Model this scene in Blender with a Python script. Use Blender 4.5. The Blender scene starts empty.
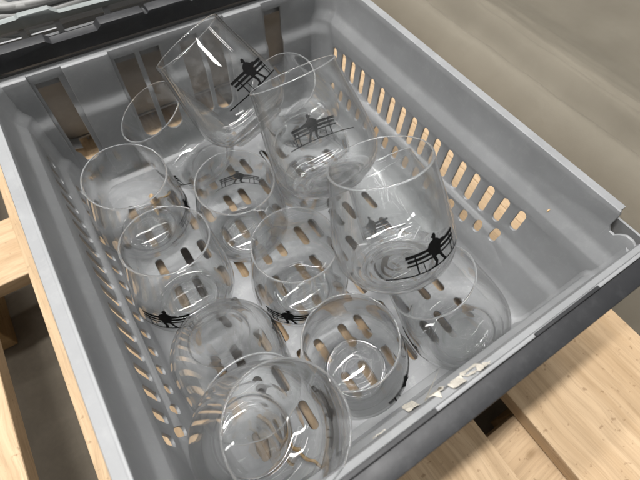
import bpy, bmesh, math, random
from mathutils import Matrix, Vector, noise
random.seed(7)
sc = bpy.context.scene
COL = sc.collection

# ------------------------------------------------------------------ camera
cam_d = bpy.data.cameras.new("camera")
cam = bpy.data.objects.new("camera", cam_d)
COL.objects.link(cam)
sc.camera = cam
RW = ((0.83692681, -0.54623232, 0.034406), (-0.44859986, -0.72063324, -0.52862643), (0.31354694, 0.4269871, -0.84815702))
m = Matrix.Identity(4)
for i in range(3):
    m[i][0] = RW[0][i]; m[i][1] = -RW[1][i]; m[i][2] = -RW[2][i]
m.translation = (-0.1213, -0.2176, 0.2645)
cam.matrix_world = m
cam_d.sensor_width = 36.0
cam_d.lens = 428.7 / 640 * 36
cam_d.clip_start = 0.01
cam_d.clip_end = 100
cam_d.dof.use_dof = True
cam_d.dof.focus_distance = 0.38
cam_d.dof.aperture_fstop = 8.0

# ------------------------------------------------------------------ world, lamps, exposure
w = bpy.data.worlds.new("World"); sc.world = w; w.use_nodes = True
wt = w.node_tree; bg = wt.nodes["Background"]
tcw = wt.nodes.new('ShaderNodeTexCoord'); sep = wt.nodes.new('ShaderNodeSeparateXYZ'); wt.links.new(tcw.outputs['Generated'], sep.inputs[0])
wr = wt.nodes.new('ShaderNodeValToRGB'); wt.links.new(sep.outputs['Z'], wr.inputs[0])   # dim hall walls, paler ceiling
wr.color_ramp.elements[0].position = 0.0; wr.color_ramp.elements[0].color = (.24, .24, .245, 1)
wr.color_ramp.elements[1].position = .75; wr.color_ramp.elements[1].color = (.95, .96, .96, 1)
wt.links.new(wr.outputs[0], bg.inputs[0]); bg.inputs[1].default_value = 0.30

def area(name, loc, target, sx, sy, power, color=(1, .98, .965)):
    d = bpy.data.lights.new(name, 'AREA'); d.shape = 'RECTANGLE'; d.size = sx; d.size_y = sy
    d.energy = power; d.color = color
    o = bpy.data.objects.new(name, d); COL.objects.link(o); o.location = loc
    o.rotation_euler = (Vector(target) - Vector(loc)).to_track_quat('-Z', 'Y').to_euler()
    return o
# rows of ceiling fittings in the hall
for lx, ly, pw, sx, sy in ((-0.45, 0.32, 62, 1.2, .13), (0.75, 0.40, 24, 1.2, .13), (-1.7, 0.35, 20, 1.2, .13), (-0.45, 1.3, 26, 1.2, .13), (0.75, 1.4, 12, 1.2, .13), (-1.7, 1.4, 14, 1.2, .13),
                           (-0.45, 2.7, 12, 1.2, .13), (0.9, 2.8, 6, 1.2, .13), (-2.0, 2.8, 9, 1.2, .13), (2.2, 0.7, 6, 1.2, .13), (-3.2, 0.8, 10, 1.2, .13), (-0.45, -0.8, 12, 1.2, .13)):
    area("ceiling_lamp", (lx, ly, 2.75), (lx, ly, 0), sx, sy, pw)

vs = sc.view_settings
vs.view_transform = 'Standard'; vs.look = 'None'; vs.exposure = 0.30; vs.gamma = 1.0; vs.use_curve_mapping = False
cy = sc.cycles
cy.max_bounces = 32; cy.transmission_bounces = 32; cy.glossy_bounces = 12; cy.diffuse_bounces = 5
cy.transparent_max_bounces = 32
cy.sample_clamp_indirect = 10.0
cy.caustics_refractive = True; cy.caustics_reflective = True
cy.blur_glossy = 0.05
cy.use_denoising = True

# ------------------------------------------------------------------ materials
class NT:
    def __init__(s, name):
        s.m = bpy.data.materials.new(name); s.m.use_nodes = True
        s.t = s.m.node_tree; s.b = s.t.nodes["Principled BSDF"]
    def n(s, typ, **kw):
        nd = s.t.nodes.new(typ)
        for k, v in kw.items():
            if k.startswith('i_'):
                nd.inputs[k[2:].replace('_', ' ')].default_value = v
            else: setattr(nd, k, v)
        return nd
    def l(s, a, b): s.t.links.new(a, b)
    def coords(s, scale=(1, 1, 1), rnd=False):
        tc = s.n('ShaderNodeTexCoord'); mp = s.n('ShaderNodeMapping'); mp.inputs['Scale'].default_value = scale
        if rnd:
            oi = s.n('ShaderNodeObjectInfo'); mu = s.n('ShaderNodeVectorMath', operation='SCALE')
            cb = s.n('ShaderNodeCombineXYZ'); mul = s.n('ShaderNodeMath', operation='MULTIPLY'); mul.inputs[1].default_value = 17.0
            s.l(oi.outputs['Random'], mul.inputs[0])
            for k in range(3): s.l(mul.outputs[0], cb.inputs[k])
            ad = s.n('ShaderNodeVectorMath', operation='ADD')
            s.l(tc.outputs['Object'], ad.inputs[0]); s.l(cb.outputs[0], ad.inputs[1]); s.l(ad.outputs[0], mp.inputs[0])
        else: s.l(tc.outputs['Object'], mp.inputs[0])
        return mp.outputs[0]
    def noise(s, vec, scale, detail=4, rough=.55, dist=0):
        nd = s.n('ShaderNodeTexNoise'); nd.inputs['Scale'].default_value = scale; nd.inputs['Detail'].default_value = detail
        nd.inputs['Roughness'].default_value = rough; nd.inputs['Distortion'].default_value = dist
        s.l(vec, nd.inputs['Vector']); return nd.outputs['Fac']
    def ramp(s, fac, stops):
        nd = s.n('ShaderNodeValToRGB'); el = nd.color_ramp.elements
        while len(el) < len(stops): el.new(.5)
        for e, (p, c) in zip(el, stops):
            e.position = p; e.color = c if len(c) == 4 else (*c, 1)
        s.l(fac, nd.inputs[0]); return nd.outputs[0]
    def mix(s, fac, a, b, typ='MIX'):
        nd = s.n('ShaderNodeMix', data_type='RGBA', blend_type=typ)
        for k, v in ((0, fac), (6, a), (7, b)):
            if hasattr(v, 'links'): s.l(v, nd.inputs[k])
            else: nd.inputs[k].default_value = v if k == 0 else (*v, 1)
        return nd.outputs[2]
    def bump(s, h, strength, dist=.001):
        nd = s.n('ShaderNodeBump'); nd.inputs['Strength'].default_value = strength; nd.inputs['Distance'].default_value = dist
        s.l(h, nd.inputs['Height']); s.l(nd.outputs[0], s.b.inputs['Normal'])

def plastic(name, col, rough=.45, dust=.12, dustcol=(.5, .5, .48)):
    t = NT(name); v = t.coords()
    a = t.noise(v, 22, 5, .6); fine = t.noise(v, 420, 3, .6)
    scr = t.noise(t.coords((60, 900, 60)), 1.0, 3, .6)
    base = t.mix(t.ramp(a, [(.35, (0, 0, 0)), (.75, (1, 1, 1))]), tuple(c * .92 for c in col), tuple(min(1, c * 1.08) for c in col))
    d = t.n('ShaderNodeMath', operation='MULTIPLY'); d.inputs[1].default_value = dust
    t.l(t.ramp(t.noise(v, 90, 6, .7), [(.52, (0, 0, 0)), (.72, (1, 1, 1))]), d.inputs[0])
    base = t.mix(d.outputs[0], base, dustcol)
    s2 = t.n('ShaderNodeMath', operation='MULTIPLY'); s2.inputs[1].default_value = .10
    t.l(t.ramp(scr, [(.62, (0, 0, 0)), (.7, (1, 1, 1))]), s2.inputs[0])
    base = t.mix(s2.outputs[0], base, tuple(min(1, c * 1.5 + .05) for c in col))
    t.l(base, t.b.inputs['Base Color'])
    t.l(t.ramp(a, [(.3, (rough - .08,) * 3), (.7, (rough + .1,) * 3)]), t.b.inputs['Roughness'])
    t.bump(fine, .12, .0006)
    return t.m

def wood(name, light, dark, rough=.65):
    t = NT(name)
    v = t.coords((1, 1, 1), True)
    wn = t.n('ShaderNodeTexNoise'); wn.inputs['Scale'].default_value = 5.0; wn.inputs['Detail'].default_value = 2; t.l(v, wn.inputs['Vector'])
    ws = t.n('ShaderNodeVectorMath', operation='SCALE'); ws.inputs['Scale'].default_value = .035; t.l(wn.outputs['Color'], ws.inputs[0])
    wa = t.n('ShaderNodeVectorMath', operation='ADD'); t.l(v, wa.inputs[0]); t.l(ws.outputs[0], wa.inputs[1]); v = wa.outputs[0]
    mpw = t.n('ShaderNodeMapping'); mpw.inputs['Scale'].default_value = (26, 1.6, 26); t.l(v, mpw.inputs[0])
    mpf = t.n('ShaderNodeMapping'); mpf.inputs['Scale'].default_value = (420, 14, 420); t.l(v, mpf.inputs[0])
    g = t.noise(mpw.outputs[0], 1.0, 6, .62, 1.2)
    f = t.noise(mpf.outputs[0], 1.0, 4, .6)
    band = t.n('ShaderNodeTexWave'); band.wave_type = 'BANDS'; band.bands_direction = 'X'
    band.inputs['Scale'].default_value = .55; band.inputs['Distortion'].default_value = 9; band.inputs['Detail'].default_value = 3; band.inputs['Detail Scale'].default_value = .7
    t.l(mpw.outputs[0], band.inputs['Vector'])
    c = t.ramp(g, [(.25, dark), (.5, tuple((a + b) / 2 for a, b in zip(light, dark))), (.72, light)])
    c = t.mix(t.ramp(band.outputs['Fac'], [(.0, (.16,) * 3), (.5, (0,) * 3)]), c, tuple(x * .72 for x in dark))
    c = t.mix(t.ramp(f, [(.36, (.35,) * 3), (.55, (0,) * 3)]), c, tuple(x * .7 for x in dark))
    vo = t.n('ShaderNodeTexVoronoi'); vo.inputs['Scale'].default_value = 1.0
    mk = t.n('ShaderNodeMapping'); mk.inputs['Scale'].default_value = (13, 7, 4); t.l(v, mk.inputs[0]); t.l(mk.outputs[0], vo.inputs['Vector'])
    c = t.mix(t.ramp(vo.outputs['Distance'], [(.045, (.75,) * 3), (.085, (0,) * 3)]), c, (.16, .09, .03))
    sp = t.noise(v, 160, 2, .5)
    c = t.mix(t.ramp(sp, [(.66, (0,) * 3), (.73, (.55,) * 3)]), c, (.2, .12, .06))
    t.l(c, t.b.inputs['Base Color']); t.b.inputs['Roughness'].default_value = rough
    t.b.inputs['Specular IOR Level'].default_value = .25
    t.bump(f, .35, .0006)
    return t.m

def simple(name, col, rough=.5, spec=.5, nscale=60, var=.15, bump=.1):
    t = NT(name); v = t.coords(); a = t.noise(v, nscale, 5, .6)
    t.l(t.ramp(a, [(.3, tuple(c * (1 - var) for c in col)), (.7, tuple(min(1, c * (1 + var)) for c in col))]), t.b.inputs['Base Color'])
    t.b.inputs['Roughness'].default_value = rough; t.b.inputs['Specular IOR Level'].default_value = spec
    if bump: t.bump(a, bump, .001)
    return t.m

M_GREY = plastic("grey_plastic", (.245, .25, .253))
M_FLOORP = plastic("lightened_grey_plastic", (.27, .275, .28), .5, .40, (.52, .52, .52))  # crate grey painted paler, standing in for light lost under the glasses
M_BLACK = plastic("black_plastic", (.015, .0155, .017), .5, .10, (.14, .14, .14))
M_LIGHT = plastic("pale_grey_plastic", (.20, .218, .212), .5)
M_PINE = wood("pine", (.585, .435, .28), (.385, .262, .145))
M_PINED = wood("raw_pine_edge", (.55, .38, .20), (.38, .24, .11))
M_INK = simple("black_ink", (.005, .005, .005), .9, .1, 200, .3, 0)
M_CABLE = simple("white_cable", (.21, .21, .2), .5)
M_CABLED = simple("grey_cable", (.22, .23, .24), .5)
M_PAPER = simple("paper_label", (.50, .47, .41), .9, .1, 240, .18, .5)
M_TWIG = simple("dry_twig", (.30, .19, .07), .8, .2, 200, .4, .5)
M_LEAF = simple("dry_leaf", (.42, .33, .10), .8, .2, 300, .3, .3)
M_CHIP = simple("wood_chip", (.62, .42, .22), .8, .2, 300, .3, .3)

t = NT("clear_glass")
t.b.inputs['Base Color'].default_value = (1, 1, 1, 1)
t.b.inputs['Transmission Weight'].default_value = 1.0
t.b.inputs['Roughness'].default_value = 0.0
t.b.inputs['IOR'].default_value = 1.5
outn = [n for n in t.t.nodes if n.type == 'OUTPUT_MATERIAL'][0]
tr = t.n('ShaderNodeBsdfTransparent'); mx = t.n('ShaderNodeMixShader'); mx.inputs[0].default_value = .27
t.l(t.b.outputs[0], mx.inputs[1]); t.l(tr.outputs[0], mx.inputs[2]); t.l(mx.outputs[0], outn.inputs[0])
M_GLASS = t.m

t = NT("polished_rim")
t.b.inputs['Base Color'].default_value = (.93, .95, .95, 1); t.b.inputs['Transmission Weight'].default_value = .93
t.b.inputs['Roughness'].default_value = .05; t.b.inputs['IOR'].default_value = 1.5
M_RIM = t.m

# thin blown wall: clear, with Schlick reflection from both skins
t = NT("thin_glass"); t.t.nodes.remove(t.b)
outn = [n for n in t.t.nodes if n.type == 'OUTPUT_MATERIAL'][0]
v = t.coords()
bn = t.n('ShaderNodeBump'); bn.inputs['Strength'].default_value = .14; bn.inputs['Distance'].default_value = .0012
t.l(t.noise(v, 38, 2, .5), bn.inputs['Height'])
lw = t.n('ShaderNodeLayerWeight'); lw.inputs['Blend'].default_value = .5
pw = t.n('ShaderNodeMath', operation='POWER'); pw.inputs[1].default_value = 2.7; t.l(lw.outputs['Facing'], pw.inputs[0])
ma = t.n('ShaderNodeMath', operation='MULTIPLY_ADD'); ma.inputs[1].default_value = .93; ma.inputs[2].default_value = .042; t.l(pw.outputs[0], ma.inputs[0])
tr = t.n('ShaderNodeBsdfTransparent'); tr.inputs[0].default_value = (.994, .997, .996, 1)
gl = t.n('ShaderNodeBsdfGlossy'); gl.inputs['Roughness'].default_value = .02; t.l(bn.outputs[0], gl.inputs['Normal'])
mx = t.n('ShaderNodeMixShader'); t.l(ma.outputs[0], mx.inputs[0]); t.l(tr.outputs[0], mx.inputs[1]); t.l(gl.outputs[0], mx.inputs[2])
# faint dried water marks and dust on the wall
df = t.n('ShaderNodeBsdfDiffuse'); df.inputs[0].default_value = (.8, .8, .8, 1)
spots = t.ramp(t.noise(v, 70, 5, .65), [(.48, (.004,) * 3), (.78, (.045,) * 3)])
mx2 = t.n('ShaderNodeMixShader'); t.l(spots, mx2.inputs[0]); t.l(mx.outputs[0], mx2.inputs[1]); t.l(df.outputs[0], mx2.inputs[2])
t.l(mx2.outputs[0], outn.inputs[0])
M_THIN = t.m

t = NT("concrete"); v = t.coords()
a = t.noise(v, 9, 6, .65); b2 = t.noise(v, 140, 5, .7)
c = t.ramp(a, [(.3, (.14, .118, .086)), (.7, (.24, .208, .158))])
c = t.mix(t.ramp(b2, [(.35, (.45,) * 3), (.6, (0,) * 3)]), c, (.15, .13, .10))
t.l(c, t.b.inputs['Base Color']); t.b.inputs['Roughness'].default_value = .8; t.bump(b2, .3, .002)
M_CONC = t.m

t = NT("canvas"); v = t.coords()
a = t.noise(v, 5, 6, .6); wv = t.noise(t.coords((900, 900, 60)), 1, 2, .5)
c = t.ramp(a, [(.3, (.285, .255, .20)), (.7, (.35, .315, .25))])
t.l(c, t.b.inputs['Base Color']); t.b.inputs['Roughness'].default_value = .75
t.b.inputs['Specular IOR Level'].default_value = .3; t.bump(wv, .15, .0008)
M_CANVAS = t.m

# ------------------------------------------------------------------ helpers
def link(name, me, mat, parent=None, smooth=None):
    o = bpy.data.objects.new(name, me); COL.objects.link(o)
    if mat and not me.materials: me.materials.append(mat)
    if parent: o.parent = parent
    if smooth:
        for p in me.polygons: p.use_smooth = True
        if smooth < 180: me.set_sharp_from_angle(angle=math.radians(smooth))
    return o
def empty(name, label, cat, loc=(0, 0, 0), group=None):
    o = bpy.data.objects.new(name, None); COL.objects.link(o); o.location = loc; o.empty_display_size = .03
    return tag(o, label, cat, group)
def tag(o, label, cat, group=None):
    o['label'] = label; o['category'] = cat
    if group: o['group'] = group
    return o
def tomesh(bm, name):
    bmesh.ops.recalc_face_normals(bm, faces=bm.faces)
    me = bpy.data.meshes.new(name); bm.to_mesh(me); bm.free(); return me

def plate(outline, holes, th, bevel=.0007):
    """flat plate in u,v (thickness along w) with real openings, as a bmesh"""
    cu = bpy.data.curves.new("tmp", 'CURVE'); cu.dimensions = '2D'; cu.fill_mode = 'BOTH'
    cu.extrude = th / 2 - bevel; cu.bevel_depth = bevel; cu.bevel_resolution = 1
    cu.offset = -bevel
    for pts in [outline] + holes:
        s = cu.splines.new('POLY'); s.points.add(len(pts) - 1); s.use_cyclic_u = True
        for q, (x, y) in zip(s.points, pts): q.co = (x, y, 0, 1)
    o = bpy.data.objects.new("tmp", cu); COL.objects.link(o)
    dg = bpy.context.evaluated_depsgraph_get()
    me = bpy.data.meshes.new_from_object(o.evaluated_get(dg))
    bm = bmesh.new(); bm.from_mesh(me)
    bpy.data.objects.remove(o); bpy.data.curves.remove(cu); bpy.data.meshes.remove(me)
    bmesh.ops.remove_doubles(bm, verts=bm.verts, dist=1e-6)
    return bm
def cut(bm, axis, vals):
    no = [0, 0, 0]; no[axis] = 1
    for v in vals:
        co = [0, 0, 0]; co[axis] = v
        bmesh.ops.bisect_plane(bm, geom=bm.verts[:] + bm.edges[:] + bm.faces[:], plane_co=co, plane_no=no, dist=1e-6)
def slot(cx, cy, wx, wy, n=5, top=True, bot=True):
    """rounded slot outline, long axis along y"""
    r = wx / 2; pts = []
    if top: pts += [(cx + r * math.cos(a), cy + wy / 2 - r + r * math.sin(a)) for a in [math.pi * i / n for i in range(n + 1)]]
    else: pts += [(cx + r, cy + wy / 2), (cx - r, cy + wy / 2)]
    if bot: pts += [(cx + r * math.cos(a), cy - wy / 2 + r + r * math.sin(a)) for a in [math.pi + math.pi * i / n for i in range(n + 1)]]
    else: pts += [(cx - r, cy - wy / 2), (cx + r, cy - wy / 2)]
    return pts
def lerp(x, tab):
    if x <= tab[0][0]: return tab[0][1]
    for (a, va), (b, vb) in zip(tab, tab[1:]):
        if x <= b:
            k = (x - a) / (b - a); return va + (vb - va) * k
    return tab[-1][1]
def box(bm, x0, x1, y0, y1, z0, z1):
    vs_ = [bm.verts.new((x, y, z)) for x in (x0, x1) for y in (y0, y1) for z in (z0, z1)]
    for f in ((0, 1, 3, 2), (4, 6, 7, 5), (0, 4, 5, 1), (2, 3, 7, 6), (0, 2, 6, 4), (1, 5, 7, 3)):
        bm.faces.new([vs_[i] for i in f])
def bevelled(bm, w, seg=2):
    bmesh.ops.bevel(bm, geom=bm.edges[:], offset=w, segments=seg, affect='EDGES', profile=.5)
def tube(pts, r, n=8, closed=False, taper=None):
    bm = bmesh.new(); rings = []; N = len(pts); P = [Vector(p) for p in pts]
    up = Vector((.13, .2, 1)).normalized()
    for i in range(N):
        a = P[(i - 1) % N] if (closed or i > 0) else P[i]; b = P[(i + 1) % N] if (closed or i < N - 1) else P[i]
        d = (b - a).normalized(); s = d.cross(up)
        if s.length < 1e-3: s = d.cross(Vector((1, 0, 0)))
        s.normalize(); q = s.cross(d)
        rr = r if not taper else r * taper(i / (N - 1))
        rings.append([bm.verts.new(P[i] + rr * (math.cos(2 * math.pi * k / n) * s + math.sin(2 * math.pi * k / n) * q)) for k in range(n)])
    for i in range(N if closed else N - 1):
        A, B = rings[i], rings[(i + 1) % N]
        for k in range(n): bm.faces.new((A[k], A[(k + 1) % n], B[(k + 1) % n], B[k]))
    if not closed:
        bm.faces.new(rings[0]); bm.faces.new(rings[-1][::-1])
    return bm

# ------------------------------------------------------------------ setting: concrete floor
bm = bmesh.new()
bmesh.ops.create_grid(bm, x_segments=2, y_segments=2, size=6)
fl = link("floor", tomesh(bm, "floor"), M_CONC); fl.location = (0, 0, -.335); fl['kind'] = 'structure'

# ------------------------------------------------------------------ canvas sheet beside the pallet
prof = [(.27, -.325), (.31, -.300), (.345, -.225), (.375, -.155), (.40, -.120), (.420, -.108), (.436, -.116), (.455, -.160), (.480, -.208), (.525, -.232), (.572, -.214), (.592, -.184), (.600, -.168), (.604, -.186), (.612, -.178), (.70, -.212), (.82, -.275), (.93, -.318), (1.05, -.327), (3.2, -.328)]
xs = [.27 + .006 * i for i in range(0, 90)] + [.81 + .03 * i for i in range(1, 80)]
ys = [-1.2 + .02 * i for i in range(0, 150)]
def sm(x):
    return sum(lerp(x + d, prof) * k for d, k in ((-.016, .15), (-.008, .22), (0, .26), (.008, .22), (.016, .15)))
bm = bmesh.new(); grid = []
for y in ys:
    row = []
    for x in xs:
        sh = .006 * math.sin(y * 3.1 + 1) + .002 * math.sin(y * 9)
        amp = min(1, max(0, (x - .30) / .1))
        z = sm(x + sh * amp) + amp * (.005 * noise.noise((x * 6, y * 2, 1.3)) + .0022 * noise.noise((x * 25 + y * 9, y * 16, 4.1)) + .0018 * noise.noise((x * 60, y * 40, 2.2)))
        seam = -.010 * math.exp(-((x + sh - .607) / .004) ** 2)
        row.append(bm.verts.new((x, y, z + seam)))
    grid.append(row)
for r0, r1 in zip(grid, grid[1:]):
    for i in range(len(xs) - 1): bm.faces.new((r0[i], r0[i + 1], r1[i + 1], r1[i]))
ret = bmesh.ops.solidify(bm, geom=bm.faces[:], thickness=.002)
cs = link("canvas_sheet", tomesh(bm, "canvas_sheet"), M_CANVAS, smooth=180)
tag(cs, "large beige canvas sheet with long folds spread beside the grey crate", "canvas")

# ------------------------------------------------------------------ pallet
pallet = empty("wooden_pallet", "pale pine pallet under the grey crates with gaps between its boards", "pallet", (0, 0, -.335))
def board(name, x0, x1, y0, y1, z0, z1, mat=M_PINE, along='y'):
    bm = bmesh.new()
    cx, cyy, cz = (x0 + x1) / 2, (y0 + y1) / 2, (z0 + z1) / 2
    hx, hy, hz = (x1 - x0) / 2, (y1 - y0) / 2, (z1 - z0) / 2
    if along == 'x': hx, hy = hy, hx
    box(bm, -hx, hx, -hy, hy, -hz, hz); bevelled(bm, .0015)
    o = link(name, tomesh(bm, name), mat, pallet)
    o.location = Vector((cx, cyy, cz)) - Vector(pallet.location)
    if along == 'x': o.rotation_euler.z = math.radians(90)
    return o
ZT = -.1765
for x0, x1, a, b in ((.2724, .345, -.165, .60), (.1025, .272, -.62, .62), (-.08, .0565, -.60, .63), (-.2622, -.125, -.61, .61), (-.43, -.313, -.62, .62)):
    board("deck_board", x0, x1, a, b, ZT - .021, ZT)
for y0, y1 in ((.160, .255), (-.375, -.268), (.515, .61), (-.61, -.52)):
    board("stringer_board", -.428, .277, y0, y1, ZT - .044, ZT - .0225, M_PINE, 'x')
for y0, y1 in ((.163, .252), (-.372, -.272), (.518, .605)):
    for x0, x1 in ((.135, .275), (-.075, .055), (-.425, -.35)):
        board("block", x0, x1, y0, y1, -.333, ZT - .0455, M_PINED)

# ------------------------------------------------------------------ crate
FZ = -.163
W_PROF = [(-.163, .150), (-.160, .1585), (-.155, .163), (-.147, .1665), (-.138, .168), (-.115, .1725), (-.109, .1735), (-.104, .1775), (-.098, .1785), (-.056, .180), (-.047, .1815), (-.040, .1865), (-.034, .188), (-.010, .1895), (0, .190)]
E_PROF = [(-.163, .200), (-.160, .2085), (-.155, .2115), (-.145, .213), (-.066, .2150), (-.060, .2160), (-.056, .2195), (-.050, .2205), (-.014, .2215), (-.010, .2225), (-.007, .2265), (0, .227)]
ZC = sorted({z for z, _ in W_PROF} | {z for z, _ in E_PROF})[1:-1]
TH = .0028
NEAR = .009
def side_wall(sgn, parent):
    y0, y1 = -.2225, .228
    if sgn > 0:
        out = [(y0, FZ), (y1, FZ), (y1, 0), (-.187, 0)]
        # hook shaped notch where the carry bar swings
        out += [(-.1885, -.003), (-.189, -.016), (-.192, -.0205), (-.196, -.0205), (-.199, -.0165), (-.203, -.0135), (-.209, -.0135), (-.216, -.0175), (y0, -.020)]
    else:
        out = [(y0, FZ), (y1, FZ), (y1, 0), (y0, 0)]
    holes = []
    for i in range(17):
        y = -.131 + .0198 * i
        e = i; far = 16 - i
        top = -.060 - .006 * math.exp(-far / 2.0) - .007 * (1 - math.exp(-e / 3.0))
        bot = -.088 - .018 * (1 - math.exp(-e / 1.6)) + .016 * math.exp(-far / 2.0)
        holes.append(slot(y, (top + bot) / 2, .0088, top - bot))
        if i < 16:
            lb = -.116 - .019 * (1 - math.exp(-e / 2.5)) + .006 * math.exp(-far / 2.0)
            lt = -.1005 - .016 * (1 - math.exp(-e / 2.0))
            holes.append(slot(y + .0095, (lt + lb) / 2, .0088, lt - lb))
    bm = plate(out, holes, TH); cut(bm, 1, ZC)
    for v in bm.verts:
        u, z, wv = v.co
        v.co = (sgn * (lerp(z, W_PROF) + TH / 2 + wv), u, z)
    return link("side_wall", tomesh(bm, "side_wall"), M_GREY, parent, 35)
def end_wall(sgn, parent, windows=False):
    near = sgn < 0
    x0, x1 = -.191, .191
    zt = -.0078 if sgn > 0 else 0
    out = [(x0, FZ), (x1, FZ), (x1, zt), (x0, zt)]
    holes = []
    if near and not windows: holes = []
    elif not windows:
        for a, b in ((-.155, -.133), (-.077, -.0555), (-.050, -.029), (-.0065, .0145), (.020, .0415), (.0985, .1205)):
            holes.append(slot((a + b) / 2, -.072, b - a, .105, 6, False, True))
    else:
        for a, b in ((-.170, -.145), (-.137, -.110), (.110, .137), (.145, .170)):
            holes.append([(a, -.004), (b, -.004), (b, -.012), (a, -.012)])
    bm = plate(out, holes, TH); cut(bm, 1, ZC)
    for v in bm.verts:
        u, z, wv = v.co
        v.co = (u, sgn * (lerp(z, E_PROF) + TH / 2 + wv - (NEAR if sgn < 0 else 0)), z)
    return link("end_wall", tomesh(bm, "end_wall"), M_GREY, parent, 35)
def far_panels(parent):
    """raised pads between the tall openings of the end wall"""
    for a, b in ((-.1285, -.0805), (.0455, .0945)):
        bm = plate([(a, -.155), (b, -.155), (b, -.0085), (a + .002, -.0085)], [], .004, .0012); cut(bm, 1, ZC)
        for v in bm.verts:
            u, z, wv = v.co; v.co = (u, lerp(z, E_PROF) - .0022 - wv, z)
        link("raised_pad", tomesh(bm, "raised_pad"), M_GREY, parent, 35)
    bm = plate([(-.1825, -.155), (-.1585, -.155), (-.1585, -.0085), (-.1825, -.0085)], [], .004, .0012); cut(bm, 1, ZC)
    for v in bm.verts:
        u, z, wv = v.co; v.co = (min(u, u) , lerp(z, E_PROF) - .0022 - wv, z)
    link("raised_pad", tomesh(bm, "raised_pad"), M_GREY, parent, 35)
def rim(parent, notch=True):
    bm = bmesh.new()
    # right and left flange with a skirt, then the two end flanges
    def flange(sgn, ya, yb):
        pr = [(.1905, 0.0), (.2000, -.0012), (.2012, -.004), (.2012, -.028), (.1988, -.028), (.1988, -.005), (.1905, -.0042)]
        A = [bm.verts.new((sgn * x, ya, z)) for x, z in pr]; B = [bm.verts.new((sgn * x, yb, z)) for x, z in pr]
        n = len(pr)
        for i in range(n): bm.faces.new((A[i], A[(i + 1) % n], B[(i + 1) % n], B[i]))
        bm.faces.new(A); bm.faces.new(B[::-1])
    flange(-1, -.2225, .226)
    flange(1, -.186, .226)
    if notch:   # low skirt that goes on below the notch
        box(bm, .1990, .2012, -.2225, -.186, -.040, -.014)
    box(bm, -.1985, .1985, .2300, .2325, -.030, -.0085)
    box(bm, -.1985, .1985, -.2312 + NEAR, -.2290 + NEAR, -.030, -.0190)
    return link("rim", tomesh(bm, "rim"), M_GREY, parent, 30)
def floor_panel(parent):
    x, y = .1515, .2015
    holes = []
    for j in range(-5, 6):
        yc = -.0285 + .0432 * (j + 0) 
        for i in range(-4, 5):
            xc = .007 + .05 * i + (.025 if j % 2 else 0)
            for d in (-.010, .010):
                if abs(xc + d) < x - .012 and abs(yc) < y - .02: holes.append(slot(xc + d, yc, .0085, .029))
    bm = plate([(-x, -y), (x, -y), (x, y), (-x, y)], holes, TH)
    for v in bm.verts: v.co = (v.co.x, v.co.y, FZ - TH / 2 + v.co.z)
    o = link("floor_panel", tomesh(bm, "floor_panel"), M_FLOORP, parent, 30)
    bm = bmesh.new()
    for a in (-.14, -.047, .047, .14): box(bm, a - .0015, a + .0015, -.195, .195, -.1755, FZ - TH - .0002)
    link("foot_rib", tomesh(bm, "foot_rib"), M_GREY, parent)
    return o
def corner_cove(sx, sy, parent, r=.022):
    if sy < 0: r = .006
    bm = bmesh.new(); rows = []
    zs = [-.1625] + [z for z in ZC if z < (-.0092 if sy > 0 else -.0215)] + ([-.009] if sy > 0 else [-.0215])
    for z in zs:
        cx, cyy = lerp(z, W_PROF) + .0003, lerp(z, E_PROF) + .0003
        row = []
        for k in range(9):
            a = math.pi / 2 * k / 8
            row.append(bm.verts.new((sx * (cx - r + r * math.cos(a)), sy * (cyy - r + r * math.sin(a) - (NEAR if sy < 0 else 0)), z)))
        row.append(bm.verts.new((sx * cx, sy * (cyy - (NEAR if sy < 0 else 0)), z)))
        rows.append(row)
    n = 10
    for A, B in zip(rows, rows[1:]):
        for k in range(n): bm.faces.new((A[k], A[(k + 1) % n], B[(k + 1) % n], B[k]))
    bm.faces.new(rows[0]); bm.faces.new(rows[-1][::-1])
    return link("corner", tomesh(bm, "corner"), M_GREY, parent, 40)
def carry_bar(y0, y1, prof_pts, mat, parent, zb=-.0080, steps=()):
    """bar across the end of the crate: stepped outline in x,z, extruded in y"""
    bm = bmesh.new()
    pts = [(-.197, zb), (.197, zb)] + prof_pts[::-1]
    A = [bm.verts.new((x, y0, z)) for x, z in pts]; B = [bm.verts.new((x, y1, z)) for x, z in pts]
    n = len(pts)
    for i in range(n): bm.faces.new((A[i], A[(i + 1) % n], B[(i + 1) % n], B[i]))
    bm.faces.new(A); bm.faces.new(B[::-1])
    bevelled(bm, .0009, 2)
    for (xa, xb, d) in steps:      # thin thicker lengths on the inner face
        b2 = bmesh.new(); box(b2, xa, xb, y1 + .0002, y1 + .0002 + d, .0006, .0017); bevelled(b2, .0003, 1)
        me = tomesh(b2, "t"); bm.from_mesh(me); bpy.data.meshes.remove(me)
    return link("carry_bar", tomesh(bm, "carry_bar"), mat, parent, 30)
BARP = [(-.197, .0105), (-.127, .0105), (-.123, .0055), (-.080, .0055), (-.076, .0115), (-.0325, .0115), (-.0318, .0075), (-.0285, .0075), (-.0278, .0115), (.0165, .0115), (.0172, .0075), (.0205, .0075), (.0212, .0115), (.076, .0115), (.080, .0055), (.123, .0055), (.127, .0105), (.197, .0105)]
BARP2 = [(-.197, .0175), (-.1415, .0175), (-.139, .0205), (-.1105, .0205), (-.104, .0135), (-.05, .0135), (.05, .0135), (.104, .0135), (.1105, .0205), (.139, .0205), (.1415, .0175), (.197, .0175)]

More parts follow.
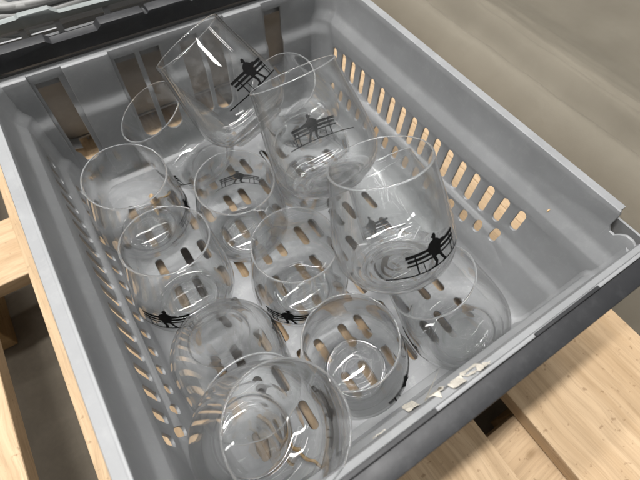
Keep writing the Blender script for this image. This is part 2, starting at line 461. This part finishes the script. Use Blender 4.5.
def make_crate(label, loc, bar_mat, second=False):
    root = empty("plastic_crate", label, "crate", loc, "stacking crates side by side on the pallet")
    for s in (1, -1): side_wall(s, root)
    end_wall(1, root); end_wall(-1, root, second)
    far_panels(root); rim(root); floor_panel(root)
    for sx in (1, -1):
        for sy in (1, -1): corner_cove(sx, sy, root)
    carry_bar(.2248, .2385, [(x, z + .005) for x, z in BARP], bar_mat, root, -.0024)
    if not second:
        carry_bar(-.2350, -.2212, [(-.200, .002), (.200, .002)], bar_mat, root, -.018, ((-.197, -.03, .0030), (.055, .12, .0025)))
    else:
        carry_bar(-.2400, -.2318, BARP2, bar_mat, root, .0085)
        # light frame of the hand holds under the bar
        bm = bmesh.new()
        box(bm, -.197, .197, -.2395, -.2320, -.0125, -.0065)
        for a in (-.188, -.1425, -.109, -.06, .06, .109, .1425, .188): box(bm, a - .003, a + .003, -.2385, -.2325, -.006, .008)
        link("hand_hold", tomesh(bm, "hand_hold"), M_GREY, root)
    return root
crate = make_crate("grey slotted plastic crate with black carry bars holding all the clear glasses", (0, 0, 0), M_BLACK)
crate2 = make_crate("neighbouring crate with pale grey carry bar filled with white cables", (0, .505, .001), M_LIGHT, True)

# ------------------------------------------------------------------ drinking glasses
H = .105
PR = [(0, .024), (.004, .033), (.010, .0405), (.018, .0462), (.027, .0488), (.036, .049), (.05, .0475), (.065, .0452), (.08, .0425), (.095, .0400), (.105, .0388)]
def catmull(tab, n):
    out = []
    for i in range(len(tab) - 1):
        p0 = tab[max(0, i - 1)]; p1 = tab[i]; p2 = tab[i + 1]; p3 = tab[min(len(tab) - 1, i + 2)]
        for k in range(n):
            s = k / n
            out.append(tuple(.5 * (2 * p1[j] + (p2[j] - p0[j]) * s + (2 * p0[j] - 5 * p1[j] + 4 * p2[j] - p3[j]) * s * s + (3 * p1[j] - p0[j] - 3 * p2[j] + p3[j]) * s ** 3) for j in (0, 1)))
    out.append(tab[-1]); return out
OUT = catmull([(z, r) for z, r in PR if z >= .004], 4)
def rad(z): return lerp(z, OUT)
def glass_mesh():
    WALL = .0021
    prof = [(0, .0034), (.006, .0033), (.0085, .0027), (.011, .0031), (.016, .0028), (.0205, .0026), (.0236, .0008), (.0258, 0.0), (.0282, .0003), (.0300, .0018), (.0307, .0040), (.0330, .0050)]
    prof += [(r, z) for z, r in OUT if .0062 <= z <= .1035]
    prof += [(rad(.104) + .00005, .1042), (.0384, .1050), (.0378, .1051), (.0372, .1046)]
    inner = [(r - WALL - .0022 * max(0, (.03 - z) / .03) ** 2, z) for z, r in OUT if .018 <= z <= .1030][::-1]
    prof += inner
    prof += [(.0388, .0142), (.0345, .0118), (.0312, .0098), (.0285, .0084), (.0260, .0080), (.0238, .0087), (.0205, .0097), (.0140, .0107), (.0070, .0113), (0, .0114)]
    bm = bmesh.new(); N = 72; rings = []
    for r, z in prof:
        if r == 0: rings.append([bm.verts.new((0, 0, z))])
        else: rings.append([bm.verts.new((r * math.cos(2 * math.pi * k / N), r * math.sin(2 * math.pi * k / N), z)) for k in range(N)])
    for A, B in zip(rings, rings[1:]):
        for k in range(N):
            k2 = (k + 1) % N
            if len(A) == 1: bm.faces.new((A[0], B[k2], B[k]))
            elif len(B) == 1: bm.faces.new((A[k], A[k2], B[0]))
            else: bm.faces.new((A[k], A[k2], B[k2], B[k]))
    return tomesh(bm, "bowl")
GM = glass_mesh(); GM.materials.append(M_GLASS)
GM.materials.append(M_THIN); GM.materials.append(M_RIM)
for p in GM.polygons:
    p.use_smooth = True
    if p.center.z > .1044: p.material_index = 2
    elif p.center.z > .0150 or math.hypot(p.center.x, p.center.y) > .0375: p.material_index = 1

def print_mesh():
    """a man in a cap seen from behind on a bench: silhouette bent onto the glass, in mm"""
    polys = []
    def q(x0, y0, x1, y1, t):
        dx, dy = x1 - x0, y1 - y0; L = math.hypot(dx, dy); nx, ny = -dy / L * t / 2, dx / L * t / 2
        polys.append([(x0 + nx, y0 + ny), (x0 - nx, y0 - ny), (x1 - nx, y1 - ny), (x1 + nx, y1 + ny)])
    q(-34, .2, -8, -.3, .9); q(-8.1, -.3, 27, .6, 1.0)                      # ground stroke
    q(-20, 14.0, 20.5, 15.0, 2.2); q(-19, 10.8, 20, 11.6, 2.1); q(-19.5, 7.7, 20, 8.2, 1.3)   # bench slats
    q(-14, 14, -12.8, -.2, 1.0); q(-9.2, 8, -8.2, 0, .6); q(15.0, 15, 15.8, 0, 1.0); q(18.4, 15, 19.2, .2, .8)
    polys.append([(-2.4, 7.5), (-3.0, 11), (-5.4, 13.5), (-4.6, 15.8), (-3.4, 17.8), (-1.4, 19.2), (.6, 19.9), (2.4, 19.8), (4.2, 18.8), (5.8, 17.0), (9.5, 16.6), (10, 15), (6.2, 14.0), (5.0, 11), (4.6, 7.5)])
    polys.append([(.4, 19.5), (.1, 20.8), (-1.2, 21.2), (-.8, 21.9), (0, 22.2), (.5, 23.2), (1.6, 23.7), (2.7, 23.3), (3.2, 22.2), (3.0, 20.8), (2.5, 19.5)])
    polys.append([(-2.4, 8), (.2, 8), (1.4, 3.4), (.4, .2), (-3.4, .2), (-3.6, .9), (-1.6, 1.4), (-.8, 3.2)])
    polys.append([(2.6, 8), (4.8, 8), (7.0, 3.6), (8.8, .6), (5.4, .3), (5.0, 1.0), (6.0, 1.7), (4.8, 3.6)])
    bm = bmesh.new()
    for i, pl in enumerate(polys):
        f = bm.faces.new([bm.verts.new((x * .00114, y * .00114, .00004 * i)) for x, y in pl])
    bmesh.ops.triangulate(bm, faces=bm.faces[:])
    cut(bm, 0, [-.044 + .0019 * k for k in range(46)]); cut(bm, 1, [.003 * k for k in range(1, 12)])
    for v in bm.verts:
        s, h, e = v.co; z = .034 + h; r = rad(z) + .00025 + e * .5; a = s / .0478
        v.co = (r * math.sin(a), -r * math.cos(a), z)
    me = bpy.data.meshes.new("print"); bm.to_mesh(me); bm.free()
    me.materials.append(M_INK); return me
PM = print_mesh()

POSES = {
1:((-0.1246, 0.1092, -0.1570),(0.0298, -0.0863, 0.9958), 331, "standing in the far left corner before the leftmost tall wall opening"),
2:((-0.0244, 0.1545, -0.1435),(-0.429, 0.1247, 0.8947), 205, "leaning left by the end wall, its rim over two tall openings"),
3:((0.0192, 0.0902, -0.0549),(-0.3295, 0.6809, 0.6541), 306, "tilted high on the pile, its rim against the black far bar"),
4:((0.124, 0.1607, -0.1498),(-0.4495, -0.1701, 0.8769), 200, "in the far right corner, mostly hidden behind two tilted ones"),
5:((0.042, -0.0159, -0.0493),(-0.0894, 0.5979, 0.7966), 70, "tipped away on top of the pile, rim seen edge on"),
6:((-0.031, 0.0507, -0.1638),(-0.0394, -0.0514, 0.9979), 65, "upright mid pile, bench print showing inside its far rim"),
7:((-0.121, 0.0042, -0.1570),(0.0374, 0.0933, 0.9949), 231, "upright halfway along the left wall, bench print low on near side"),
8:((-0.0163, -0.0483, -0.1609),(-0.07, 0.0148, 0.9974), 225, "upright at the crate centre, bench print low on near side"),
9:((0.0388, -0.1156, -0.0572),(-0.033, 0.4424, 0.8962), 272, "raised near the right wall, its bold black bench print facing us"),
10:((-0.115, -0.0563, -0.1341),(-0.0067, -0.802, 0.5973), 354, "lying on its side under the nearest one, mouth towards us"),
11:((-0.017, -0.1491, -0.159),(-0.1518, 0.0418, 0.9875), 300, "upright by the near wall, right of the nearest one"),
12:((0.0957, -0.1818, -0.1496),(-0.3521, 0.4334, 0.8296), 165, "tipped over in the near right corner, thick foot towards us"),
13:((-0.1297, -0.1566, -0.0971),(0.2175, -0.2294, 0.9487), 345, "nearest and largest looking, seen straight down through its mouth"),
14:((0.1059, -0.0904, -0.1288),(0.0671, 0.9017, 0.4271), 100, "lying lowest along the right wall beneath two raised ones"),
15:((0.0706, 0.0755, -0.1552),(-0.1803, -0.3099, 0.9335), 20, "lowest in the far half, underneath the one tipped away"),
}
def add_glass(k):
    b, a, ang, lab = POSES[k]
    a = Vector(a).normalized(); b = Vector(b)
    u = Vector((0, 1, 0)).cross(a).normalized(); v = a.cross(u)
    root = empty("drinking_glass", "clear tumbler, " + lab, "glass", (0, 0, 0), "clear printed tumblers in the crate")
    R = Matrix((u, v, a)).transposed()
    M = R.to_4x4() @ Matrix.Rotation(math.radians(ang + 90), 4, 'Z'); M.translation = b
    root.matrix_world = M
    link("bowl", GM, None, root); link("print", PM, None, root)
    return root
for k in POSES: add_glass(k)

# ------------------------------------------------------------------ small debris
def wall_scrap(u0, z0, lu, lz, seed, mat=M_PAPER):
    """torn paper left on the inside of the near end wall"""
    bm = bmesh.new(); rr = random.Random(seed)
    vs_ = []
    for k in range(18):
        a = 2 * math.pi * k / 18
        u = u0 + lu * math.cos(a) * rr.uniform(.7, 1.1); z = min(-.0008, z0 + lz * math.sin(a) * rr.uniform(.55, 1.15))
        vs_.append(bm.verts.new((u, -(lerp(z, E_PROF) - NEAR) + .0006 + rr.uniform(0, .0012), z)))
    f = bm.faces.new(vs_); bmesh.ops.triangulate(bm, faces=[f]); bmesh.ops.solidify(bm, geom=bm.faces[:], thickness=.0004)
    return link("torn_label", tomesh(bm, "torn_label"), mat, crate)
for q in ((-.024, -.058, .006, .012, 1), (-.018, -.018, .008, .010, 2), (-.005, -.008, .006, .005, 3), (.009, -.012, .008, .007, 4), (.016, -.006, .005, .004, 5), (-.062, -.02, .005, .009, 6)):
    wall_scrap(*q)
def stick(name, lines, r, mat, label, cat):
    bm = bmesh.new()
    for pts, k in lines:
        P = [Vector(pts[0]).lerp(Vector(pts[-1]), q / 9) + Vector((.0012 * math.sin(q * 1.7), .0012 * math.cos(q * 2.3), .0004 * math.sin(q))) for q in range(10)]
        me = tomesh(tube(P, r * k, 6, taper=lambda s: 1.15 - .5 * s), "t"); bm.from_mesh(me); bpy.data.meshes.remove(me)
    return tag(link(name, tomesh(bm, name), mat, None, 60), label, cat)
zf = FZ + .0022
stick("twig", [([(-.121, -.138, zf), (-.092, -.203, zf + .004)], 1), ([(-.109, -.168, zf + .001), (-.114, -.189, zf + .002)], .7)], .0021, M_TWIG,
      "thin brown forked twig on the crate floor under the nearest glass", "twig")
stick("wood_splinter", [([(-.105, .160, zf), (-.110, .124, zf + .003)], 1)], .0020, M_CHIP,
      "pale straight wood splinter on the crate floor under the far left glass", "splinter")
stick("wood_splinter", [([(-.084, .150, zf + .002), (-.122, .137, zf + .004)], 1)], .0013, M_TWIG,
      "thin brown splinter lying across the pale one in the far left corner", "splinter")
def crumb(loc, size, mat, label, seed):
    bm = bmesh.new(); bmesh.ops.create_icosphere(bm, subdivisions=1, radius=size)
    rr = random.Random(seed)
    for v in bm.verts: v.co = Vector((v.co.x * .55, v.co.y * 1.3, v.co.z * .9)) * rr.uniform(.6, 1.3)
    o = link("crumb", tomesh(bm, "crumb"), mat); o.location = loc; o.rotation_euler = (rr.uniform(0, 3), rr.uniform(0, 3), rr.uniform(0, 3))
    return tag(o, label, "crumb")
crumb((.1845, -.146, -.042), .0015, M_CHIP, "tiny straw crumb stuck on the right wall near the hooked notch", 1)
crumb((-.006, -.177, FZ + .002), .0026, M_TWIG, "tiny brown crumb on the crate floor by the near wall", 4)
# ------------------------------------------------------------------ cables in the neighbouring crate
def coil(cx, cyy, cz, rx, ry, turns, r, mat, label, seed, tilt=0.0):
    rr = random.Random(seed); pts = []
    n = 40
    for k in range(turns * n):
        a = 2 * math.pi * k / n; t_ = k / n
        j = 1 + .10 * noise.noise((t_ * 1.7, seed, 0)) + .05 * math.sin(3 * a + seed)
        x = rx * j * math.cos(a); y = ry * j * math.sin(a)
        z = .012 * noise.noise((t_ * 2.3, seed, 5)) + .0105 * (t_ % 4) - tilt * y
        pts.append((cx + x + .01 * rr.uniform(-.1, .1), cyy + y, cz + z))
    o = link("cable_coil", tomesh(tube(pts, r, 8), "cable_coil"), mat, None, 60)
    return tag(o, label, "cable", "cables heaped in the neighbouring crate")
coil(-.10, .41, -.030, .095, .085, 9, .0050, M_CABLE, "coiled white cable heaped at the front of the neighbouring crate", 3, -.1)
coil(.05, .47, -.045, .11, .13, 8, .0045, M_CABLED, "coiled dark grey cable beside the white cables in the neighbouring crate", 8, .1)
coil(-.08, .47, -.070, .085, .14, 8, .006, M_CABLE, "thicker white cable loops lying deeper in the neighbouring crate", 14, .05)
coil(-.10, .40, -.105, .085, .10, 9, .006, M_CABLED, "thick dark grey cable coil at the bottom of the neighbouring crate", 21, .0)
